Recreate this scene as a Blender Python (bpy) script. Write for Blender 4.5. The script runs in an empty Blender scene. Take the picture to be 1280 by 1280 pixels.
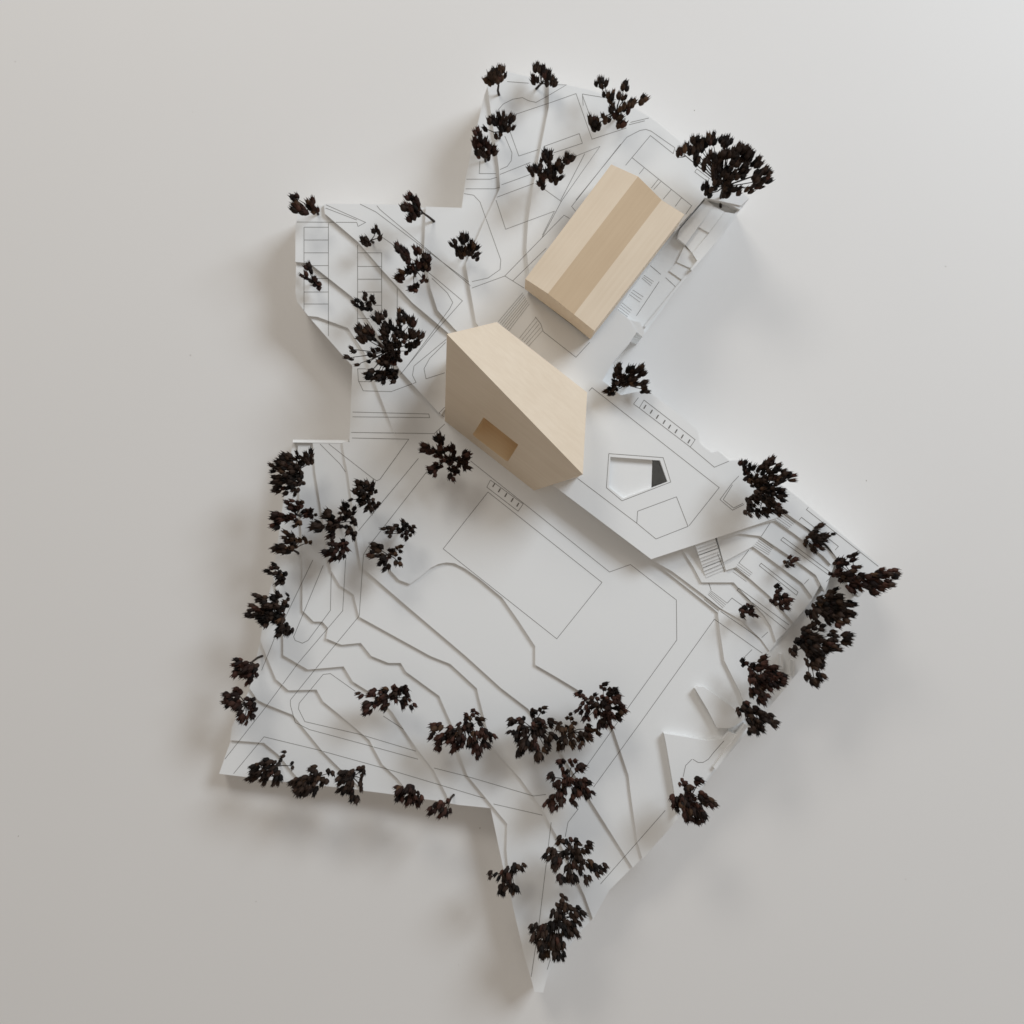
import bpy, bmesh, math, random
from mathutils import Vector
from mathutils.geometry import tessellate_polygon

sc = bpy.context.scene
R = math.radians
PX = 0.0006            # one photo pixel on the table top, in metres
CAM_H = 1372.0         # camera height above the table, in the same units

# ------------------------------------------------------------------ camera, world, lamps, exposure
cam_d = bpy.data.cameras.new("camera")
cam = bpy.data.objects.new("camera", cam_d)
sc.collection.objects.link(cam)
cam.location = (0, 0, CAM_H * PX)
cam.rotation_euler = (0, 0, 0)
cam_d.sensor_width = 36
cam_d.angle = 2 * math.atan(640.0 / CAM_H)
cam_d.clip_start = 0.01
cam_d.clip_end = 50
sc.camera = cam

world = bpy.data.worlds.new("World")
sc.world = world
world.use_nodes = True
bg = world.node_tree.nodes["Background"]
bg.inputs[0].default_value = (1.0, 0.90, 0.80, 1)
bg.inputs[1].default_value = 0.31

def area(name, az, el, dist, sx, sy, power, col, aim=(0, 0, 0)):
    d = bpy.data.lights.new(name, 'AREA')
    d.shape = 'RECTANGLE'; d.size = sx; d.size_y = sy
    d.energy = power; d.color = col
    o = bpy.data.objects.new(name, d)
    sc.collection.objects.link(o)
    a, e = R(az), R(el)
    o.location = Vector(aim) + Vector((math.sin(a) * math.cos(e), math.cos(a) * math.cos(e), math.sin(e))) * dist
    o.rotation_euler = (Vector(aim) - o.location).to_track_quat('-Z', 'Y').to_euler()
    return o

area("window_light_right", 47, 37, 2.6, 1.05, 0.8, 34.0, (0.875, 0.975, 1.085))
area("window_light_left", -22, 37, 2.6, 0.8, 0.6, 14.5, (1.0, 0.96, 0.895))

sc.view_settings.view_transform = 'Standard'
sc.view_settings.look = 'None'
sc.view_settings.exposure = 0.05
sc.view_settings.gamma = 1.0
sc.render.engine = 'CYCLES'
sc.cycles.filter_width = 1.6
sc.cycles.max_bounces = 8
sc.cycles.diffuse_bounces = 6

# ------------------------------------------------------------------ helpers
def up(x, y, z):
    """photo position of a point that stands z above the table -> place in the scene"""
    k = (CAM_H - z) * PX / CAM_H
    return Vector(((x - 640.0) * k, (640.0 - y) * k, z * PX))

def link(o, parent=None):
    sc.collection.objects.link(o)
    if parent is not None:
        o.parent = parent
    return o

def empty(name, loc=(0, 0, 0), label=None, cat=None, group=None):
    o = bpy.data.objects.new(name, None)
    o.location = loc
    o.empty_display_size = 0.01
    link(o)
    if label: o["label"] = label
    if cat: o["category"] = cat
    if group: o["group"] = group
    bpy.context.view_layer.update()
    return o

def mesh_obj(name, verts, faces, mat, parent=None, smooth=False):
    off = parent.location if parent is not None else Vector((0, 0, 0))
    me = bpy.data.meshes.new(name)
    me.from_pydata([tuple(Vector(v) - off) for v in verts], [], faces)
    bm = bmesh.new(); bm.from_mesh(me)
    bmesh.ops.recalc_face_normals(bm, faces=bm.faces)
    bm.to_mesh(me); bm.free()
    me.materials.append(mat)
    if smooth:
        for p in me.polygons: p.use_smooth = True
    return link(bpy.data.objects.new(name, me), parent)

def prism(outer_top, z0, holes=()):
    """outer_top: list of world Vectors (top loop). returns verts, faces of a solid slab down to z0 (photo units)"""
    loops = [outer_top] + list(holes)
    flat = [v for l in loops for v in l]
    tris = tessellate_polygon([[Vector((v.x / PX, v.y / PX, 0)) for v in l] for l in loops])
    n = len(flat)
    verts = [Vector(v) for v in flat] + [Vector((v.x, v.y, z0 * PX)) for v in flat]
    faces = [tuple(t) for t in tris] + [tuple(i + n for i in reversed(t)) for t in tris]
    s = 0
    for l in loops:
        m = len(l)
        for i in range(m):
            a, b = s + i, s + (i + 1) % m
            faces.append((a, b, b + n, a + n))
        s += m
    return verts, faces

def inside(px, py, poly):
    c = False
    j = len(poly) - 1
    for i in range(len(poly)):
        xi, yi = poly[i]; xj, yj = poly[j]
        if (yi > py) != (yj > py) and px < (xj - xi) * (py - yi) / (yj - yi) + xi:
            c = not c
        j = i
    return c

# ------------------------------------------------------------------ materials
def new_mat(name):
    m = bpy.data.materials.new(name); m.use_nodes = True
    nt = m.node_tree
    return m, nt, nt.nodes["Principled BSDF"]

def card_mat(name, col, rough=0.6, var=0.03, bump=0.02, spec=0.3, scale=260):
    m, nt, b = new_mat(name)
    tc = nt.nodes.new("ShaderNodeTexCoord")
    n1 = nt.nodes.new("ShaderNodeTexNoise"); n1.inputs["Scale"].default_value = 9; n1.inputs["Detail"].default_value = 6
    n2 = nt.nodes.new("ShaderNodeTexNoise"); n2.inputs["Scale"].default_value = scale * 6; n2.inputs["Detail"].default_value = 3
    nt.links.new(tc.outputs["Object"], n1.inputs["Vector"]); nt.links.new(tc.outputs["Object"], n2.inputs["Vector"])
    mx = nt.nodes.new("ShaderNodeMix"); mx.data_type = 'RGBA'
    mx.inputs[6].default_value = tuple(c * (1 - var) for c in col) + (1,)
    mx.inputs[7].default_value = tuple(min(1, c * (1 + var * 0.6)) for c in col) + (1,)
    nt.links.new(n1.outputs[0], mx.inputs[0])
    nt.links.new(mx.outputs[2], b.inputs["Base Color"])
    bp = nt.nodes.new("ShaderNodeBump"); bp.inputs["Strength"].default_value = bump; bp.inputs["Distance"].default_value = 0.0004
    nt.links.new(n2.outputs[0], bp.inputs["Height"]); nt.links.new(bp.outputs[0], b.inputs["Normal"])
    b.inputs["Roughness"].default_value = rough
    b.inputs["Specular IOR Level"].default_value = spec
    return m

def wood_mat(name, col, dark, angle, scale=1.0):
    m, nt, b = new_mat(name)
    tc = nt.nodes.new("ShaderNodeTexCoord")
    mp = nt.nodes.new("ShaderNodeMapping")
    mp.inputs["Rotation"].default_value = (0, 0, R(angle))
    mp2 = nt.nodes.new("ShaderNodeMapping")
    mp2.inputs["Scale"].default_value = (14 * scale, 520 * scale, 300 * scale)
    nt.links.new(tc.outputs["Object"], mp.inputs["Vector"]); nt.links.new(mp.outputs[0], mp2.inputs["Vector"])
    n1 = nt.nodes.new("ShaderNodeTexNoise"); n1.inputs["Scale"].default_value = 1; n1.inputs["Detail"].default_value = 6; n1.inputs["Roughness"].default_value = 0.62
    nt.links.new(mp2.outputs[0], n1.inputs["Vector"])
    n2 = nt.nodes.new("ShaderNodeTexNoise"); n2.inputs["Scale"].default_value = 26; n2.inputs["Detail"].default_value = 4
    nt.links.new(mp.outputs[0], n2.inputs["Vector"])
    ad = nt.nodes.new("ShaderNodeMath"); ad.operation = 'MULTIPLY_ADD'; ad.inputs[1].default_value = 0.55
    nt.links.new(n1.outputs[0], ad.inputs[0])
    ml = nt.nodes.new("ShaderNodeMath"); ml.operation = 'MULTIPLY'; ml.inputs[1].default_value = 0.45
    nt.links.new(n2.outputs[0], ml.inputs[0]); nt.links.new(ml.outputs[0], ad.inputs[2])
    cr = nt.nodes.new("ShaderNodeValToRGB")
    cr.color_ramp.elements[0].position = 0.3; cr.color_ramp.elements[0].color = dark + (1,)
    cr.color_ramp.elements[1].position = 0.68; cr.color_ramp.elements[1].color = col + (1,)
    nt.links.new(ad.outputs[0], cr.inputs[0]); nt.links.new(cr.outputs[0], b.inputs["Base Color"])
    bp = nt.nodes.new("ShaderNodeBump"); bp.inputs["Strength"].default_value = 0.12; bp.inputs["Distance"].default_value = 0.0003
    nt.links.new(n1.outputs[0], bp.inputs["Height"]); nt.links.new(bp.outputs[0], b.inputs["Normal"])
    b.inputs["Roughness"].default_value = 0.55; b.inputs["Specular IOR Level"].default_value = 0.3
    return m

M_TABLE = card_mat("table_white", (0.765, 0.75, 0.73), rough=0.5, var=0.012, bump=0.01, spec=0.35)
M_CARD = card_mat("white_card", (0.815, 0.82, 0.815), rough=0.65, var=0.02, bump=0.02)
M_LINE, _nt, _b = new_mat("laser_line"); _b.inputs["Base Color"].default_value = (0.15, 0.14, 0.125, 1); _b.inputs["Roughness"].default_value = 0.9
M_ROOF = wood_mat("pale_basswood", (0.80, 0.685, 0.54), (0.71, 0.59, 0.45), 37)
M_BLOCK = wood_mat("pale_basswood_block", (0.80, 0.685, 0.54), (0.71, 0.59, 0.45), -52)
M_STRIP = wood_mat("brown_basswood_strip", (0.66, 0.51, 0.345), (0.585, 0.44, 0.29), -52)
M_INNER = wood_mat("cut_wood", (0.84, 0.66, 0.42), (0.73, 0.54, 0.32), 37)

def pod_mat(name, a, c):
    m, nt, b = new_mat(name)
    tc = nt.nodes.new("ShaderNodeTexCoord"); oi = nt.nodes.new("ShaderNodeObjectInfo")
    mp = nt.nodes.new("ShaderNodeMapping"); mp.inputs["Scale"].default_value = (900, 900, 160)
    nt.links.new(tc.outputs["Object"], mp.inputs["Vector"])
    n = nt.nodes.new("ShaderNodeTexNoise"); n.inputs["Scale"].default_value = 1; n.inputs["Detail"].default_value = 4
    nt.links.new(mp.outputs[0], n.inputs["Vector"])
    ml = nt.nodes.new("ShaderNodeMath"); ml.operation = 'MULTIPLY'
    nt.links.new(n.outputs[0], ml.inputs[0]); nt.links.new(oi.outputs["Random"], ml.inputs[1])
    cr = nt.nodes.new("ShaderNodeValToRGB")
    cr.color_ramp.elements[0].position = 0.05; cr.color_ramp.elements[0].color = a + (1,)
    cr.color_ramp.elements[1].position = 0.62; cr.color_ramp.elements[1].color = c + (1,)
    nt.links.new(ml.outputs[0], cr.inputs[0]); nt.links.new(cr.outputs[0], b.inputs["Base Color"])
    bp = nt.nodes.new("ShaderNodeBump"); bp.inputs["Strength"].default_value = 0.5; bp.inputs["Distance"].default_value = 0.0004
    nt.links.new(n.outputs[0], bp.inputs["Height"]); nt.links.new(bp.outputs[0], b.inputs["Normal"])
    b.inputs["Roughness"].default_value = 0.75; b.inputs["Specular IOR Level"].default_value = 0.2
    return m

M_POD = [pod_mat("dry_pod_dark", (0.007, 0.005, 0.004), (0.055, 0.031, 0.020)),
         pod_mat("dry_pod_red", (0.010, 0.0055, 0.0045), (0.085, 0.035, 0.023)),
         pod_mat("dry_pod_brown", (0.011, 0.007, 0.005), (0.105, 0.055, 0.028))]
M_STEM, _nt, _b = new_mat("dry_stem"); _b.inputs["Base Color"].default_value = (0.03, 0.02, 0.015, 1); _b.inputs["Roughness"].default_value = 0.8
M_DUST, _nt, _b = new_mat("dust"); _b.inputs["Base Color"].default_value = (0.25, 0.21, 0.17, 1); _b.inputs["Roughness"].default_value = 0.9

# ------------------------------------------------------------------ table top
s = 2.6
tv = [(-s, -s, 0), (s, -s, 0), (s, s, 0), (-s, s, 0), (-s, -s, -0.03), (s, -s, -0.03), (s, s, -0.03), (-s, s, -0.03)]
tab = mesh_obj("table_top", tv, [(0, 1, 2, 3), (7, 6, 5, 4), (0, 4, 5, 1), (1, 5, 6, 2), (2, 6, 7, 3), (3, 7, 4, 0)], M_TABLE)
tab["kind"] = "structure"

# ------------------------------------------------------------------ contour layers of the site
def Z(k): return 22.0 + 3.5 * min(k, 8) + 4.6 * max(0, min(k, 12) - 8) + 5.6 * (k > 12)
ZP = Z(13)

C = {
 1: [(288, 925), (330, 928.6), (347.5, 943), (369, 969), (378, 979.5)],
 2: [(312, 860), (322, 875), (332, 880), (366, 893.6), (402, 938), (422, 958), (435, 970), (455, 988.5)],
 3: [(325, 800), (335.5, 826), (345, 849), (360.6, 863), (395.6, 862), (404, 877), (420, 890), (461.6, 925), (478, 955.6), (496.6, 973), (515, 997)],
 4: [(341, 720), (350, 755), (354, 800), (354, 819), (385, 837), (429.5, 833), (441, 852), (457, 862), (474, 873), (490, 890), (523, 939), (542.5, 964), (558, 993), (562, 1004)],
 5: [(372, 552.5), (374, 620), (378, 690), (378, 763), (392, 777), (403, 777), (410, 785), (407.5, 798), (427, 806), (451, 803.6), (464, 820), (485.6, 828.7), (501, 828.7), (507.5, 839.7), (549, 870), (564.4, 905), (573, 939), (584, 969), (610, 1001), (634, 1030), (633, 1062), (637, 1105), (641, 1133)],
 6: [(391, 553), (394, 590), (401, 634), (414, 713), (425, 732), (442, 743), (449, 771), (538, 820), (563, 830), (596, 860.5), (604, 892.5), (615, 935), (650, 973), (674, 1006), (697, 1047), (731, 1120), (741.5, 1149)],
 7: [(428, 553), (431.6, 577), (435, 592), (441, 635), (446, 676), (451, 708), (516, 764), (582, 820), (626, 860), (660, 886), (690, 922), (703, 944), (737.5, 999.7), (791, 1085)],
 8: [(385, 395), (397, 396), (435, 410), (455, 440), (470, 482), (484, 518), (493, 543), (499, 562), (497, 600), (489, 650), (486, 690), (488, 713), (499, 725), (512.5, 730), (525, 721), (539, 709.5), (548, 705), (558, 703), (568, 704), (582, 711), (600, 724), (627.6, 747), (648, 776), (669, 808), (669, 831), (695, 846), (720.6, 861.5), (745, 880), (767, 913), (785.6, 969), (788, 990), (796.6, 1052), (803, 1074)],
}
U_IN = {   # start on the edge, ..., then a point under the faceted building
 9: [(369, 327), (387, 329), (440, 371), (470, 415), (500, 463), (551, 519), (562, 503), (590, 488), (625, 490)],
 10: [(405, 255), (406, 267), (447, 302), (480, 340), (515, 378), (560, 416), (590, 440), (622, 486)],
 11: [(532, 258.5), (531, 290), (530, 312), (538, 360), (547, 388), (568, 411), (600, 440), (624, 482)],
 12: [(609, 107), (613, 136), (618, 170), (623.6, 211), (625, 235), (618.5, 249), (606, 275), (590, 312), (582, 330), (591, 380), (595, 403), (612, 430), (628, 478)],
 13: [(686, 101), (686, 134), (674, 194), (667, 230), (660, 278), (658, 310), (661, 340), (663, 362), (640, 391), (631, 402), (628, 430), (632, 474)],
}
U_OUT = [(652, 520), (688, 588), (692, 607), (814, 699), (969, 648), (982, 641), (1012, 662), (1035, 682), (1046, 697), (1062, 735), (1074, 747)]
for k, v in U_IN.items():
    C[k] = v + U_OUT

EAST_LOW = [(812, 490.6), (790, 466), (768, 458), (767, 451.6), (785.6, 430), (796, 415.5), (803, 421), (835, 376), (864, 337), (895, 301), (920, 269), (927, 259), (936.5, 248)]
EAST_HIGH = [(812, 490.6), (800, 489), (776, 494), (753, 476), (767, 451.6), (785.6, 430), (796, 415.5), (786, 399), (771, 387), (790, 360), (848, 285), (881, 247), (926, 257), (936.5, 248)]
SOUTH = [(274, 967), (307, 971), (354, 977), (378, 979.5), (455, 988.5), (464, 989.5), (515, 997), (529, 999), (562, 1004), (573, 1006), (613, 1010), (628, 1081),
         (641, 1133), (656, 1197), (665, 1227.5), (668, 1239.5), (679, 1240.6), (685, 1216.5), (691, 1208), (728, 1162), (741.5, 1149), (761.5, 1113), (791, 1085), (803, 1074),
         (842, 1030), (879, 983), (895, 962), (940, 908), (965, 880), (992, 847), (1003, 834), (1040, 790), (1074, 747), (1100, 707), (1069, 682), (1042, 659), (1012, 634), (1000, 624),
         (983, 611), (950, 586), (931, 575), (911, 576), (898, 564), (889, 566), (875, 555), (872, 539), (855, 523), (842, 513)]
NORTH = [(905, 222), (851, 178), (814, 147.5), (780, 128), (739, 113), (703, 105), (686, 101), (661, 96), (634, 89), (611, 100), (609, 107), (605, 120), (597, 155), (590, 185), (582, 222), (579, 245),
         (577, 260), (532, 258.5), (500, 256), (450, 255), (405, 255), (372, 259), (371, 272), (369, 282), (369, 327), (369, 366), (371, 377), (385, 395), (428, 444), (440.6, 457.5), (437, 553), (428, 553), (391, 553),
         (372, 552.5), (366, 551), (352, 640), (341, 720), (333, 755), (325, 800), (312, 860), (290, 908), (288, 925)]

def outline_for(k):
    return SOUTH + (EAST_HIGH if k > 10 else EAST_LOW) + NORTH

def layer_poly(k):
    """-> list of (x, y, is_outline)"""
    ol = outline_for(k)
    if k == 0:
        return [(x, y, True) for x, y in ol]
    st, en = C[k][0], C[k][-1]
    i, j = ol.index(en), ol.index(st)
    return [(x, y, True) for x, y in ol[i:j + 1]] + [(x, y, False) for x, y in C[k][1:-1]]

POLY = {k: layer_poly(k) for k in range(14)}
def top_at(x, y):
    best = 0
    for k in range(14):
        if any(p[0] == x and p[1] == y and p[2] for p in POLY[k]):
            best = k
    return Z(best)
TOP = {}
for k in range(14):
    for x, y, o in POLY[k]:
        if o and (x, y) not in TOP: TOP[(x, y)] = top_at(x, y)

SURF = []      # (polygon seen in the photo, height) used to lay engraved lines on the right sheet
site = empty("site_model", (0, 0, 0), "white card site model of stepped contour sheets with engraved lines on the white table", "scale model")
PIT = [(763, 571), (825, 575.5), (834.5, 602), (779, 623), (761, 609)]
VOID = [(815.5, 570), (830, 570), (842, 606), (814, 616)]
rj = random.Random(4)
for k in range(14):
    jx, jy = rj.uniform(-.3, .3), rj.uniform(-.3, .3)
    loop = []
    for x, y, o in POLY[k]:
        w = up(x, y, TOP[(x, y)] if o else Z(k))
        loop.append(Vector((w.x + jx * PX * o, w.y + jy * PX * o, Z(k) * PX)))
    holes = []
    if k == 13: holes = [[up(x, y, Z(13)) for x, y in PIT]]
    elif k >= 1: holes = [[up(x, y, Z(12)).xy.to_3d() + Vector((0, 0, Z(k) * PX)) for x, y in VOID]]
    v, f = prism(loop, Z(k - 1) + 0.08 if k else 0.0, holes)
    mesh_obj("contour_sheet" if k else "base_board", v, f, M_CARD, site)
    SURF.append(([(x, y) for x, y, o in POLY[k]], Z(k)))

def slab(name, pts, z, z0, mat=M_CARD, parent=site, surf=True):
    v, f = prism([up(x, y, z) for x, y in pts], z0)
    o = mesh_obj(name, v, f, mat, parent)
    if surf: SURF.append((pts, z))
    return o

# gentle ramp that takes up the last step of sheet eight beside the trees
RZ = [(499.5, 563, Z(8) + .03), (498, 600, Z(8) + .03), (490.5, 650, Z(8) + .03), (487.5, 690, Z(8) + .03), (489, 708, Z(8) + .03),
      (470, 712, Z(7) + .03), (456, 690, Z(7) + .03), (448, 640, Z(7) + .03), (452, 580, Z(7) + .03), (470, 530, Z(7) + .03), (484, 520, Z(7) + .03), (493.5, 543, Z(8) - 1.2)]
RT = [(0, 11, 10), (0, 10, 9), (0, 9, 8), (0, 8, 1), (1, 8, 7), (1, 7, 2), (2, 7, 6), (2, 6, 3), (3, 6, 5), (3, 5, 4)]
rp = [up(*p) for p in RZ]
mesh_obj("ramp", rp + [Vector((p.x, p.y, (Z(7) - 1) * PX)) for p in rp],
         RT + [(i, (i + 1) % 12, (i + 1) % 12 + 12, i + 12) for i in range(12)], M_CARD, site)
def ramp_z(x, y):
    for a, b, c in RT:
        (xa, ya, za), (xb, yb, zb_), (xc, yc, zc_) = RZ[a], RZ[b], RZ[c]
        d = (yb - yc) * (xa - xc) + (xc - xb) * (ya - yc)
        u = ((yb - yc) * (x - xc) + (xc - xb) * (y - yc)) / d
        v = ((yc - ya) * (x - xc) + (xa - xc) * (y - yc)) / d
        if u >= 0 and v >= 0 and u + v <= 1: return u * za + v * zb_ + (1 - u - v) * zc_ + 0.1
    return 0
# bevelled bright edge strip on the west arm
zb = Z(6) + 0.5
a, b, c, d = up(366, 553, zb), up(435, 554, zb), up(435, 550, zb - 7), up(366, 549.5, zb - 7)
lo = [Vector((p.x, p.y, 8 * PX)) for p in (a, b, c, d)]
mesh_obj("edge_strip", [a, b, c, d] + lo, [(0, 1, 2, 3), (0, 4, 5, 1), (1, 5, 6, 2), (2, 6, 7, 3), (3, 7, 4, 0), (7, 6, 5, 4)], M_CARD, site)

# slope east of the amphitheatre
E9 = [(897.5, 766), (900, 790), (905.6, 826), (920, 855), (926, 867), (940, 908), (965, 880), (992, 847), (1003, 834), (1040, 790), (1074, 747), (1062, 735), (1046, 697), (969, 660)]
slab("contour_sheet", E9, Z(9) - .4, Z(8) + .05)
# amphitheatre terraces
BACK = [(1046, 697), (982, 636)]
def zt(j): return Z(8) + (ZP - Z(8)) * (9 - j) / 8.0
TERR = {
 8: [(800, 690), (814, 700), (840, 720), (890.6, 760), (897.5, 766), (930, 788), (962, 814), (992, 779), (1015, 750)],
 7: [(800, 689), (814, 699.3), (840, 714), (880, 744), (900, 760), (926, 775), (952, 800), (962, 814), (992, 779), (1015, 750)],
 6: [(848, 674), (853, 687), (867, 709), (877, 728), (917, 728), (928, 740), (954, 768), (964, 783), (970, 801.5), (992, 779), (1015, 750)],
 5: [(894, 668), (907.5, 713), (920, 709), (937, 723), (962, 745), (992, 778), (1015, 750)],
 4: [(893.8, 664), (904.5, 702.5), (941, 683), (975, 708), (1003, 729), (1016, 747)],
 3: [(893.8, 664), (897.8, 678), (902, 674), (925, 667), (950, 670), (990, 697), (1020, 719), (1031, 740)],
 2: [(898, 661), (905, 668.5), (930, 661), (969, 650.5), (994, 668), (1029, 695), (1039, 706)],
}
for j in (8, 7, 6, 5, 4, 3, 2):
    slab("terrace", TERR[j] + BACK, zt(j), Z(8) + .06 * (9 - j))
# the broad flight of steps
n = 11
BIGSTAIR = []
for i in range(n):
    t0, t1 = i / n, (i + 1) / n
    z = zt(2) - 1 - (zt(2) - zt(6) - 1.5) * i / (n - 1)
    if i % 4 == 3: t1 -= 0.02
    L = lambda t: (868.5 + 14.0 * t, 678.5 + 44 * t)
    Rr = lambda t: (893 + 13.0 * t, 670.5 + 42 * t)
    slab("stair_step", [L(t0), Rr(t0), Rr(t1), L(t1)], z, zt(6) + .1)
    BIGSTAIR.append([(L(t1)[0] + .4, L(t1)[1] - .5), (Rr(t1)[0] - .4, Rr(t1)[1] - .5)])
# raised wedges and kerb on the east slope
slab("raised_wedge", [(869, 861), (873.6, 859), (879.6, 858.5), (918.5, 886.5), (932, 896), (926, 903), (913, 910), (896.6, 910), (884, 886)], Z(8) + 9, Z(8) + .1)
slab("raised_wedge", [(830, 917), (850, 920), (885, 926), (904, 923.5), (911, 914.5), (921, 918), (894, 959), (880, 978), (847, 1020), (842, 985), (833, 932)], Z(8) + 9, Z(8) + .1)
slab("kerb_wall", [(931.5, 905), (935, 907.5), (895, 962), (891.5, 959)], Z(8) + 14, Z(8) + .15)
slab("kerb_wall", [(976, 818), (979, 818), (979, 836), (976, 836)], Z(9) + 12, Z(9) - .3)
slab("kerb_wall", [(991, 826), (994, 826), (994, 843), (991, 846)], Z(9) + 12, Z(9) - .3)

# sunken street beside the long block
slab("street_ledge", [(882, 249), (892, 257), (873, 283.5), (857, 306), (846.5, 297.5), (849.5, 287)], Z(10) + 8.5, Z(10) + .1)
slab("street_ledge", [(906, 265), (921, 267.5), (893.8, 301), (872.5, 327.5), (865.5, 316.5), (886.5, 291)], Z(10) + 8.5, Z(10) + .1)
slab("street_step", [(891.5, 257.2), (906, 264.8), (886.3, 291), (873.2, 283.5)], Z(10) + 7.4, Z(10) + .1)
slab("street_step", [(873, 283.8), (886, 291.3), (865.5, 316.5), (857.2, 306.2)], Z(10) + 5.4, Z(10) + .1)
slab("street_step", [(855.5, 307.5), (865.4, 316.9), (872.2, 327.9), (864.8, 336), (846, 327.5)], Z(10) + 3.4, Z(10) + .12)
slab("street_step", [(846, 328), (864.3, 336.5), (853.5, 350.5), (836.5, 338.5)], Z(10) + 1.8, Z(10) + .14)
slab("street_wall", [(924, 259.5), (927.5, 260), (895.5, 302), (865, 338), (863, 336), (893, 300)], Z(10) + 9, Z(10) + .1)
slab("street_wall", [(914, 252), (927, 259), (925, 262), (912, 255)], ZP - 2, Z(10) + .2)
slab("street_wall", [(865, 338.3), (863, 336.3), (805.5, 407), (807.5, 409)], Z(10) + 3, Z(10) + .1)
slab("end_wall", [(786, 399.5), (800, 403), (806, 416), (803, 421), (796, 415.3)], ZP - 1, Z(10) + .1)

def level(x, y):
    best = 0
    for p, z in SURF:
        if z > best and inside(x, y, p): best = z
    return max(best, ramp_z(x, y))

# ------------------------------------------------------------------ engraved lines
def lines_between(a0, a1, b0, b1, n):
    """n lines: from a0->b0 to a1->b1"""
    out = []
    for i in range(n):
        t = i / (n - 1)
        out.append([(a0[0] + (a1[0] - a0[0]) * t, a0[1] + (a1[1] - a0[1]) * t), (b0[0] + (b1[0] - b0[0]) * t, b0[1] + (b1[1] - b0[1]) * t)])
    return out

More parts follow.
